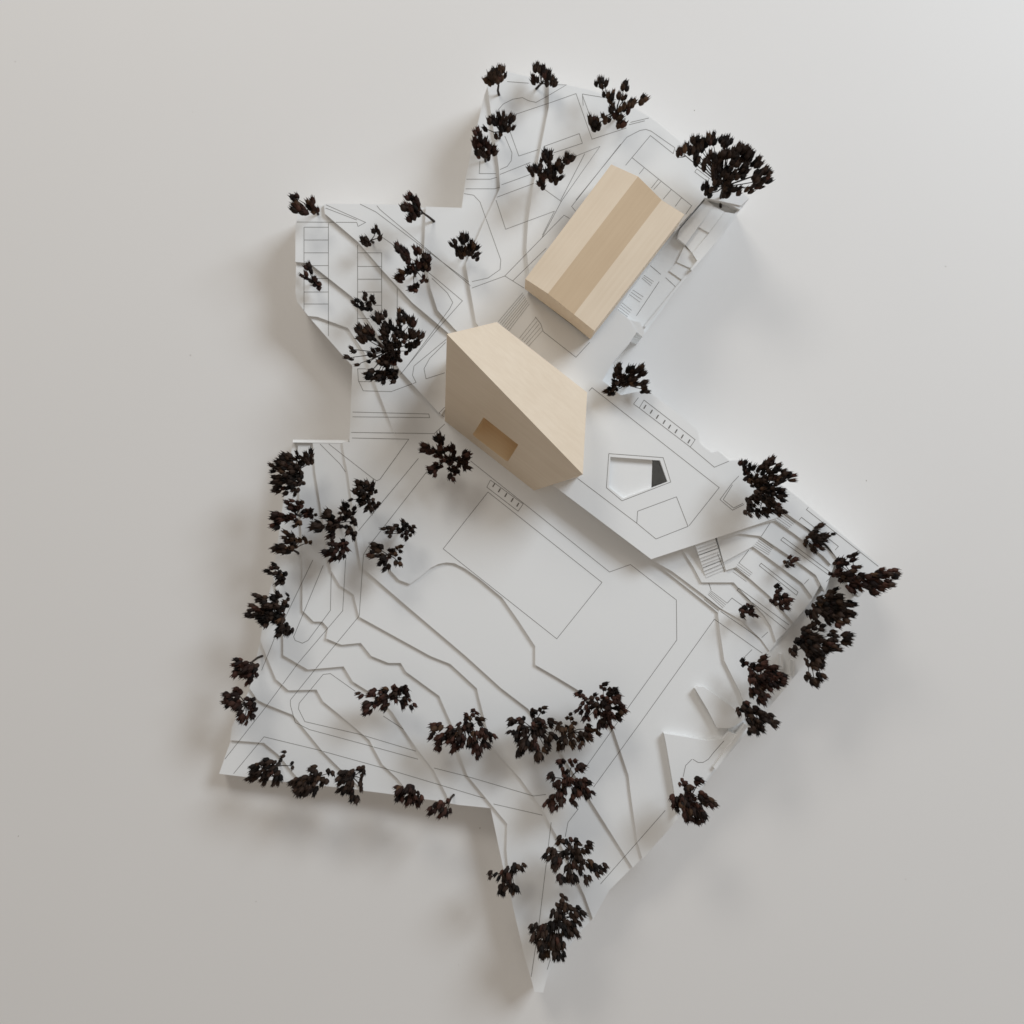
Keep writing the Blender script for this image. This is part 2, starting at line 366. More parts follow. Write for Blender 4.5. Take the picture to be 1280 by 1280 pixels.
LINES = [
 [(634, 102), (661, 104)],
 [(692, 106), (708, 106), (688, 118), (670, 128), (661, 126), (653, 122), (641, 124), (629, 130), (623, 137)],
 [(644, 143), (686, 129), (720, 117), (740, 174), (783, 160)], [(729, 132), (728, 117.5), (780, 126)], [(728, 119), (741, 155)],
 [(680, 183), (724, 167), (728, 179), (692, 191)], [(637, 163), (648.5, 195), (673, 187)],
 [(631, 170), (640, 191), (639, 201), (634, 208), (625, 212)], [(625, 218), (663, 203)], [(627, 231), (663, 218)], [(621, 246.5), (668, 229)],
 [(583, 224), (613, 224), (621, 221.5)], [(582, 236), (618, 236), (625, 234)], [(600, 201), (599, 217), (620, 217)],
 [(580, 242), (592, 244), (600, 252.5), (626, 325), (625, 337), (610, 347.5), (590, 352)],
 [(590, 360), (631, 345), (705, 269), (712, 273)], [(641, 351), (683, 310)], [(631, 345), (655, 360)],
 [(776, 180), (714.5, 258), (719.5, 264)], [(717.5, 196), (750, 183), (702, 251), (677, 298)], [(731, 192), (701, 250)], [(681, 237), (702, 252)],
 [(620, 250), (632, 286.6), (693, 264), (678, 294)],
 [(720, 250), (783.5, 171.6), (800, 163), (807.5, 161.7), (814, 164), (843.6, 184.7), (841.5, 192), (813, 169.4), (782, 206.6)],
 [(790, 197), (864.5, 257), (857, 268)], [(805, 210), (799, 217.5)], [(823, 224), (814, 235)], [(826, 227), (817, 237)], [(839, 237), (829, 249)], [(852, 247), (844, 258)],
 [(880, 249), (849, 283)], [(888, 224), (871, 211), (868.5, 215), (886, 228)], [(788, 153), (811, 147.5)], [(786, 156), (806, 151)],
 # west parking field
 [(371, 277.5), (446, 278), (447.5, 283), (457, 278), (407.5, 256)], [(407, 260), (446, 275)],
 [(380, 284), (380, 392)], [(410.5, 279), (410.5, 420)], [(380, 284), (410.5, 284)], [(380, 300), (410.5, 300)], [(380, 316), (410.5, 316)], [(380, 332), (410.5, 332)], [(380, 348), (410.5, 348)],
 [(380, 365), (410.5, 365)], [(380, 380), (410.5, 380)],
 [(447, 306), (447, 404)], [(477, 316), (477, 390)], [(447, 316), (477, 316)], [(447, 333), (477, 333)], [(447, 349), (477, 349)], [(447, 365), (477, 365)], [(468, 381.6), (477, 381.6)], [(447, 398), (462, 398)],
 [(496.5, 361), (496.5, 392)],
 [(457, 461), (447, 461), (448, 476), (454, 488.5), (489, 489.5), (520, 478), (515.6, 469), (517.5, 457.5), (558, 424)], [(448, 477), (465, 477)],
 [(556, 466), (532.5, 473.5), (530, 461), (537, 448), (557, 428)],
 [(500.6, 468), (547.5, 410.6), (578, 376), (547, 350), (500, 312), (477, 296)], [(508, 459), (562, 386), (566, 378), (559, 366), (540, 348)],
 [(450, 255), (470, 265), (586, 352.5)], [(471, 257), (475, 262), (588, 357)],
 [(440.6, 515), (536, 517.5), (537, 522), (440.6, 521)], [(439, 540.5), (543, 542), (556, 530)],
 [(440, 547.5), (511, 549), (475, 599), (471, 601), (466, 598), (411, 555)], [(556, 509), (549, 516), (555, 521)], [(400, 555), (425, 580), (432, 590)],
 [(523, 573), (448, 663.6)], [(534, 589), (460, 684), (454.5, 693), (453, 710.6), (449, 770), (407.5, 820), (363, 875), (363, 881.5), (369, 903), (387, 912), (461, 932), (522.5, 949)],
 [(432, 700), (428.4, 763.4), (372.6, 829), (334, 881.5), (281, 949)],
 [(414, 717), (413, 763), (385, 800.6), (378, 804), (369, 800.6), (367, 796), (404, 706.6)], [(391, 700), (355, 775)], [(343, 798), (327, 838)],
 [(520, 939), (450, 918), (381, 902), (373, 886), (374, 879), (404, 843), (413, 842), (444, 864)],
 [(292, 967), (330, 921), (367, 930), (396, 937), (486, 962), (606, 998)], [(542.5, 960), (582, 970), (667, 995), (682.5, 993)], [(617, 1005), (678, 1019)], [(479, 895), (505, 912)],
 [(689, 1028), (674, 1153), (664, 1221)], [(723, 1011), (710, 1028), (706.6, 1046)], [(688, 1199), (684, 1212)],
 [(831.6, 1013), (750.6, 1105)],
 [(588, 576), (762, 715), (788, 705.6), (845.5, 750), (846, 800), (774, 900), (733, 958)],
 [(742, 984), (803, 900), (893, 774), (953, 816.6)], [(900.6, 764), (951, 799)],
 [(610, 615), (554, 686), (696, 798.5), (752.5, 728), (610, 615)],
 [(613, 600), (654, 630), (647.6, 639), (608.5, 609), (613, 600)],
 [(736, 489), (740, 484.6), (899, 609.5), (861, 657.5)],
 [(805, 500), (869, 549.6), (862.8, 558.7), (799, 510), (805, 500)], [(792, 505), (798, 497)], [(792, 505), (799, 510)], [(862.8, 558.7), (893, 584), (911, 576.5)],
 [(761, 567), (829, 572), (838.5, 602.5), (777.5, 626), (758, 609.6), (761, 567)],
 [(797, 639), (845.6, 621), (860, 658), (820, 673.7), (796, 654), (797, 639)], [(722, 598), (796, 654)],
 [(923.5, 595), (915, 604), (900, 624.5), (915.6, 637.7), (930, 630.6)], [(915.6, 606), (904, 624.5), (917, 635), (929, 629)],
 [(1010.6, 634), (1008, 637), (1098, 708)], [(999, 650), (1002, 646.6), (1048, 683), (1044, 687.5)],
 [(1033, 727), (1039, 721), (976, 675), (979, 671.6), (1039, 716)], [(949, 707), (951.5, 704), (997.5, 740), (995.6, 744), (949, 707)],
 [(986, 781), (923.5, 735), (921.5, 738), (982.5, 787)], [(909, 754), (915, 747.5), (928, 757)],
 [(886, 729), (889, 737.5)], [(897, 692), (906, 715)], [(962.5, 654), (951.6, 670.5)], [(936, 687.7), (923.4, 704)], [(960, 790), (952, 797)], [(940, 812), (930, 822)], [(1005, 730), (1011, 724)],
 [(669, 396), (676, 405), (679, 414.5), (720, 446.6), (737, 428)], [(824, 352), (795.5, 394.7)], [(832, 347), (844, 358)], [(813, 332), (826, 343)],
 [(905, 926), (892, 940.6), (885.6, 949), (879, 953), (872.5, 953), (866, 949)], [(865, 949), (857, 957), (854, 971)],
]
STAIRS = []
STAIRS += lines_between((968.8, 649.5), (979, 642), (986, 661), (994, 653.5), 5)
STAIRS += lines_between((950.8, 671), (942, 682), (967, 683.5), (961, 693.5), 6)
STAIRS += lines_between((923.4, 703.3), (920, 708), (940.6, 716.6), (937.5, 720.5), 3)
STAIRS += lines_between((917, 711), (916, 714.5), (936, 724), (933, 727), 2)
STAIRS += lines_between((888, 738), (885, 742.7), (909, 754), (904, 760), 4)
STAIRS += lines_between((881, 746), (880, 749), (902, 762), (898, 763.5), 2)
STAIRS += lines_between((653.5, 366), (661.6, 380), (623, 402), (636, 413.5), 7)
STAIRS += lines_between((669.7, 397), (678, 413.5), (649.4, 422.6), (660.6, 432.7), 5)
STAIRS += lines_between((777, 378), (771.4, 386), (789.5, 388), (784.5, 396), 4)
STAIRS += lines_between((791, 362.4), (786.7, 368), (804, 371), (800, 377.7), 3)
STAIRS += lines_between((805, 344), (802.5, 347.7), (817, 352), (813.5, 357), 3)
TICKS = [(617, 606.5), (624, 613), (632, 619), (640, 625), (647, 631),
         (806, 508.6), (814, 514.7), (821.6, 521), (830, 527.5), (836.8, 533.4), (845, 539), (852.7, 545.6), (861, 551.7)]

def ribbon(pts, width, name="engraved_line", lift=0.12):
    # sample, find the height under every sample, split where the sheet changes
    smp = []
    for (x0, y0), (x1, y1) in zip(pts[:-1], pts[1:]):
        L = math.hypot(x1 - x0, y1 - y0); m = max(1, int(L / 2.0))
        for i in range(m): smp.append((x0 + (x1 - x0) * i / m, y0 + (y1 - y0) * i / m, i == 0))
    smp.append((pts[-1][0], pts[-1][1], True))
    runs, cur, cz = [], [], None
    for (x, y, kn), (xn, yn, _) in zip(smp[:-1], smp[1:]):
        z = level((x + xn) / 2, (y + yn) / 2)
        if z != cz:
            if cur: runs.append((cz, cur + [(x, y, True)]))
            cur, cz = [(x, y, True)], z
        else:
            cur.append((x, y, kn))
    runs.append((cz, cur + [smp[-1]]))
    verts, faces = [], []
    for z, r in runs:
        if z <= 0: continue
        p = [up(x, y, z + lift) for i, (x, y, kn) in enumerate(r) if kn or i in (0, len(r) - 1)]
        q = [p[0]]
        for v in p[1:]:
            if (v - q[-1]).length > 0.2 * PX: q.append(v)
        if len(q) < 2: continue
        base = len(verts)
        for i, v in enumerate(q):
            d0 = (q[i] - q[i - 1]).normalized() if i else None
            d1 = (q[i + 1] - q[i]).normalized() if i < len(q) - 1 else None
            d0 = d0 or d1; d1 = d1 or d0
            t = (d0 + d1)
            t = t.normalized() if t.length > 1e-3 else d0
            nrm = Vector((-t.y, t.x, 0))
            cosh = max(0.45, nrm.dot(Vector((-d0.y, d0.x, 0))))
            w = width * 0.5 * PX / cosh
            verts += [v + nrm * w, v - nrm * w]
        for i in range(len(q) - 1):
            a = base + 2 * i
            faces.append((a, a + 1, a + 3, a + 2))
    if faces:
        o = mesh_obj(name, verts, faces, M_LINE, site)

for i, l in enumerate(LINES):
    ribbon(l, 0.55, lift=0.10 + 0.0009 * i)
STAIRS += BIGSTAIR
for i, l in enumerate(STAIRS):
    ribbon(l, (0.3 if BIGSTAIR.index(l) % 3 == 2 else 0.13) if l in BIGSTAIR else 0.34, lift=0.26 + 0.0009 * i)
for i, (x, y) in enumerate(TICKS):
    ribbon([(x + 1.6, y - 2.4), (x - 1.2, y + 2.2)], 1.3, "bench_mark", lift=0.32 + 0.001 * i)

# ------------------------------------------------------------------ faceted timber building
def V3(x, y, z): return up(x, y, z) / PX
fac = empty("faceted_building", up(640, 520, Z(8)), "pale wooden house with faceted roof and one rectangular window cut in its sloping side", "model building")
zF = Z(8) + 1.0
F, E, D = V3(556, 526, zF), V3(667.5, 613, zF), V3(728.5, 593, 150)
nrm = (E - F).cross(D - F).normalized()
def ray_plane(x, y, p0, n):
    o = Vector((0, 0, CAM_H)); d = (V3(x, y, 0) - o)
    t = (p0 - o).dot(n) / d.dot(n)
    return o + d * t
A = ray_plane(558.5, 417.5, F, nrm)
B = V3(621, 402.5, A.z - 38)
n2 = (A - D).cross(B - D).normalized()
Cc = ray_plane(734, 490.5, D, n2)
def w(p): return Vector(p) * PX
def low(p, z=Z(8) - 2): return Vector((p.x, p.y, z))
Dl, Cl, Bl, Al, Fl, El = low(D), low(Cc), low(B), low(A), low(F), low(E)
print('A', A, 'D', D, 'C', Cc)
# window opening in the sloping facade
win = [ray_plane(x, y, F, nrm) for x, y in ((604.5, 521.5), (648, 556), (634.5, 577.5), (590.5, 543.5))]
def rounded(q, r=2.0, k=4):
    out = []
    for i in range(4):
        p, a, b = q[i], q[i - 1], q[(i + 1) % 4]
        rr = r * (0.7 if i < 2 else 2.3)
        pa = p + (a - p).normalized() * rr; pb = p + (b - p).normalized() * rr
        for j in range(k + 1):
            t = j / k
            out.append(pa * (1 - t) ** 2 + p * 2 * t * (1 - t) + pb * t ** 2)
    return out
wr = rounded(win)
fl = [F, E, D, A]
ux = (E - F).normalized(); uy = nrm.cross(ux)
to2 = lambda p: Vector(((p - F).dot(ux), (p - F).dot(uy), 0))
tr = tessellate_polygon([[to2(p) for p in fl], [to2(p) for p in wr]])
mesh_obj("facade", [w(p) for p in fl + wr], [tuple(t) for t in tr], M_ROOF, fac)
inn = Vector((0.62, 0.79, -0.04)).normalized() * 34
wi = [p + inn for p in wr]
m = len(wr)
mesh_obj("window_recess", [w(p) for p in wr + wi], [(i, (i + 1) % m, (i + 1) % m + m, i + m) for i in range(m)] + [tuple(range(m, 2 * m))], M_INNER, fac)
mesh_obj("roof", [w(p) for p in (A, D, Cc, B)], [(0, 1, 2, 3)], M_ROOF, fac)
for q in ((F, A, Al, Fl), (A, B, Bl, Al), (B, Cc, Cl, Bl), (Cc, D, Dl, Cl), (D, E, El, Dl), (E, F, Fl, El)):
    mesh_obj("wall", [w(p) for p in q], [(0, 1, 2, 3)], M_ROOF, fac)

# ------------------------------------------------------------------ long timber block
blk = empty("long_building", up(740, 330, ZP), "long pale wooden block with three-band folded roof at the top of the model", "model building")
g0, g1 = ZP + 0.3, ZP + 7.0
sw = [V3(656.6, 348.6, 136), V3(685, 367, 148), V3(717.5, 393, 141), V3(743, 413.6, 141)]
ne = [V3(764, 205.5, 136), V3(797.5, 220.5, 148), V3(827, 250, 141), V3(855.6, 268, 141)]
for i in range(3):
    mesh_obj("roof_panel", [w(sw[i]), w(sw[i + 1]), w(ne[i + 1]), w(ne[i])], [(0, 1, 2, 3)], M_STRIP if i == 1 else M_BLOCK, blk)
def wallpoly(top):
    bot = [low(p, g1) for p in reversed(top)]
    mesh_obj("wall", [w(p) for p in top + bot], [tuple(range(2 * len(top)))], M_BLOCK, blk)
wallpoly(sw); wallpoly(ne); wallpoly([sw[0], ne[0]]); wallpoly([sw[3], ne[3]])
cc = (sw[0] + sw[3] + ne[0] + ne[3]) / 4
base = [cc + (p - cc) * 0.985 for p in (sw[0], sw[3], ne[3], ne[0])]
v, f = prism([w(low(p, g1 + .5)) for p in base], g0 - .2)
M_GAP, _nt, _b = new_mat("gap_shade"); _b.inputs["Base Color"].default_value = (0.10, 0.075, 0.05, 1)  # shade of the gap under the walls, put in as a near-black colour
mesh_obj("shadow_gap", v, f, M_GAP, blk)

# ------------------------------------------------------------------ dried seed-head trees
def make_pod(seed, mat):
    r = random.Random(seed)
    me = bpy.data.meshes.new("seed_pod")
    vs, fs = [], []
    seg = 8
    prof = [(0.0, 0.03), (0.09, 0.13), (0.26, 0.23), (0.46, 0.255), (0.66, 0.205), (0.82, 0.10)]
    ph = r.uniform(0, 6)
    for z, rad in prof:
        for i in range(seg):
            a = 2 * math.pi * i / seg
            rr = rad * (1 + 0.16 * math.cos(4 * a + ph) + r.uniform(-.08, .08))
            vs.append((rr * math.cos(a), rr * math.sin(a) * 0.86, z + r.uniform(-.02, .02)))
    for j in range(len(prof) - 1):
        for i in range(seg):
            a, b = j * seg + i, j * seg + (i + 1) % seg
            fs.append((a, b, b + seg, a + seg))
    fs.append(tuple(reversed(range(seg))))
    nb = r.choice((6, 6, 7, 8))
    for k in range(nb):          # pointed beaks of the open capsule
        a = 2 * math.pi * k / nb + r.uniform(-.3, .3)
        s0 = r.uniform(0.08, 0.15); sp = r.uniform(0.0, 0.18); L = r.uniform(0.92, 1.24); zb = r.uniform(0.42, 0.62)
        ca, sa = math.cos(a), math.sin(a)
        i0 = len(vs)
        wd = r.uniform(0.07, 0.10)
        vs += [((s0 + .07) * ca - wd * sa, (s0 + .07) * sa + wd * ca, zb), ((s0 + .07) * ca + wd * sa, (s0 + .07) * sa - wd * ca, zb), (s0 * .3 * ca, s0 * .3 * sa, zb + .1),
               ((s0 + sp * .6) * ca, (s0 + sp * .6) * sa, zb + (L - zb) * .55), ((s0 + sp) * ca, (s0 + sp) * sa, L)]
        fs += [(i0, i0 + 1, i0 + 3), (i0 + 1, i0 + 2, i0 + 3), (i0 + 2, i0, i0 + 3), (i0, i0 + 3, i0 + 4), (i0 + 1, i0 + 4, i0 + 3), (i0, i0 + 1, i0 + 4)]
    me.from_pydata([(x * PX, y * PX, z * PX) for x, y, z in vs], [], fs)
    me.materials.append(mat)
    for p in me.polygons: p.use_smooth = len(p.vertices) == 4
    return me
PODS = [[make_pod(100 * mi + s_, mt) for s_ in range(7)] for mi, mt in enumerate(M_POD)]

def tube(verts, faces, pts, r0, r1, seg=5):
    n = len(pts)
    b0 = len(verts)
    for i, p in enumerate(pts):
        d = (pts[min(i + 1, n - 1)] - pts[max(i - 1, 0)])
        d = d.normalized() if d.length > 1e-9 else Vector((0, 0, 1))
        x = d.orthogonal().normalized(); y = d.cross(x)
        rad = r0 + (r1 - r0) * i / (n - 1)
        for k in range(seg):
            a = 2 * math.pi * k / seg
            verts.append(p + (x * math.cos(a) + y * math.sin(a)) * rad)
    for i in range(n - 1):
        for k in range(seg):
            a, b = b0 + i * seg + k, b0 + i * seg + (k + 1) % seg
            faces.append((a, b, b + seg, a + seg))
    faces.append(tuple(b0 + k for k in range(seg)))
    faces.append(tuple(b0 + (n - 1) * seg + k for k in reversed(range(seg))))

def tree(idx, label, base, blobs, H=50, tone=0, lng=1.0):
    r = random.Random(1000 + idx)
    cx = sum(b[0] * b[2] ** 2 for b in blobs) / sum(b[2] ** 2 for b in blobs)
    cy = sum(b[1] * b[2] ** 2 for b in blobs) / sum(b[2] ** 2 for b in blobs)
    Rm = max(math.hypot(b[0] - cx, b[1] - cy) + b[2] for b in blobs)
    g = level(*base)
    if g <= 0: g = Z(4)
    zc = g + H
    P = up(base[0], base[1], g)
    t = empty("model_tree", P, label, "model tree", "dried seed-head trees on the site model")
    B0 = P / PX
    cen = V3(cx, cy, zc - 6)
    hub = B0.lerp(cen, 0.5) + Vector((r.uniform(-2, 2), r.uniform(-2, 2), 0))
    tv, tf = [], []
    mid = B0.lerp(hub, 0.5) + Vector((r.uniform(-1.5, 1.5), r.uniform(-1.5, 1.5), 0))
    tube(tv, tf, [w(B0 + Vector((0, 0, -1))), w(mid), w(hub)], 1.7 * PX, 1.15 * PX)
    hx, hy = 640 + hub.x * CAM_H / (CAM_H - hub.z), 640 - hub.y * CAM_H / (CAM_H - hub.z)
    fill = []
    for bx, by, br in blobs:
        if br >= 6 and 12 < math.hypot(bx - cx, by - cy) and r.random() < 0.6:
            f = r.uniform(.42, .62)
            fill.append((cx + (bx - cx) * f + r.uniform(-2, 2), cy + (by - cy) * f + r.uniform(-2, 2), 5.2))
    for bx, by, br in list(blobs) + fill:
        dd = math.hypot(bx - cx, by - cy) / Rm
        bz = zc - 16 * dd * dd + r.uniform(-6, 4)
        node = V3(bx, by, bz - br * 0.7)
        node = node.lerp(hub, 0.12)
        m2 = hub.lerp(node, 0.5) + Vector((r.uniform(-1.5, 1.5), r.uniform(-1.5, 1.5), r.uniform(-4, 0)))
        tube(tv, tf, [w(hub), w(m2), w(node)], 0.85 * PX, 0.5 * PX, 4)
        n = max(1, round((br / 5.0) ** 2 * 2.0))
        a0 = r.uniform(0, 6.28)
        for k in range(n):
            if n == 1: ox = oy = 0
            else:
                rr = br * (0.62 if n < 4 or k else 0.1) * r.uniform(.8, 1.05); a = a0 + 6.283 * k / n + r.uniform(-.35, .35)
                ox, oy = rr * math.cos(a), rr * math.sin(a)
            L = r.uniform(8.8, 12.4) * (br / 7.5) ** 0.35 * lng
            tip = V3(bx + ox, by + oy, bz + r.uniform(-4, 4))
            d = (tip - hub).normalized() * 0.75 + (tip - node).normalized() * 0.5 + Vector((r.uniform(-.45, .45), r.uniform(-.45, .45), r.uniform(-.25, .2)))
            rad = Vector((bx - 640, 640 - by, 0)) / 420.0
            d = d.normalized() * 0.85 + rad * 0.9 + Vector((0, 0, 0.05))
            d.normalize()
            st = tip - d * L * 0.5
            tube(tv, tf, [w(node), w(node.lerp(st, .5) + Vector((r.uniform(-.6, .6), r.uniform(-.6, .6), -.6))), w(st + d * .8)], 0.42 * PX, 0.36 * PX, 3)
            mi = tone if r.random() < 0.72 else r.choice((0, 0, 1, 2))
            o = bpy.data.objects.new("seed_pod", PODS[mi][r.randrange(7)])
            o.parent = t
            o.location = w(st) - t.location
            q = d.to_track_quat('Z', 'Y')
            o.rotation_mode = 'QUATERNION'
            from mathutils import Quaternion
            o.rotation_quaternion = q @ Quaternion((0, 0, 1), r.uniform(0, 6.28))
            wd = L * r.uniform(1.0, 1.34)
            o.scale = (wd, wd, L)
            sc.collection.objects.link(o)
    mesh_obj("trunk", tv, tf, M_STEM, t)
    return t

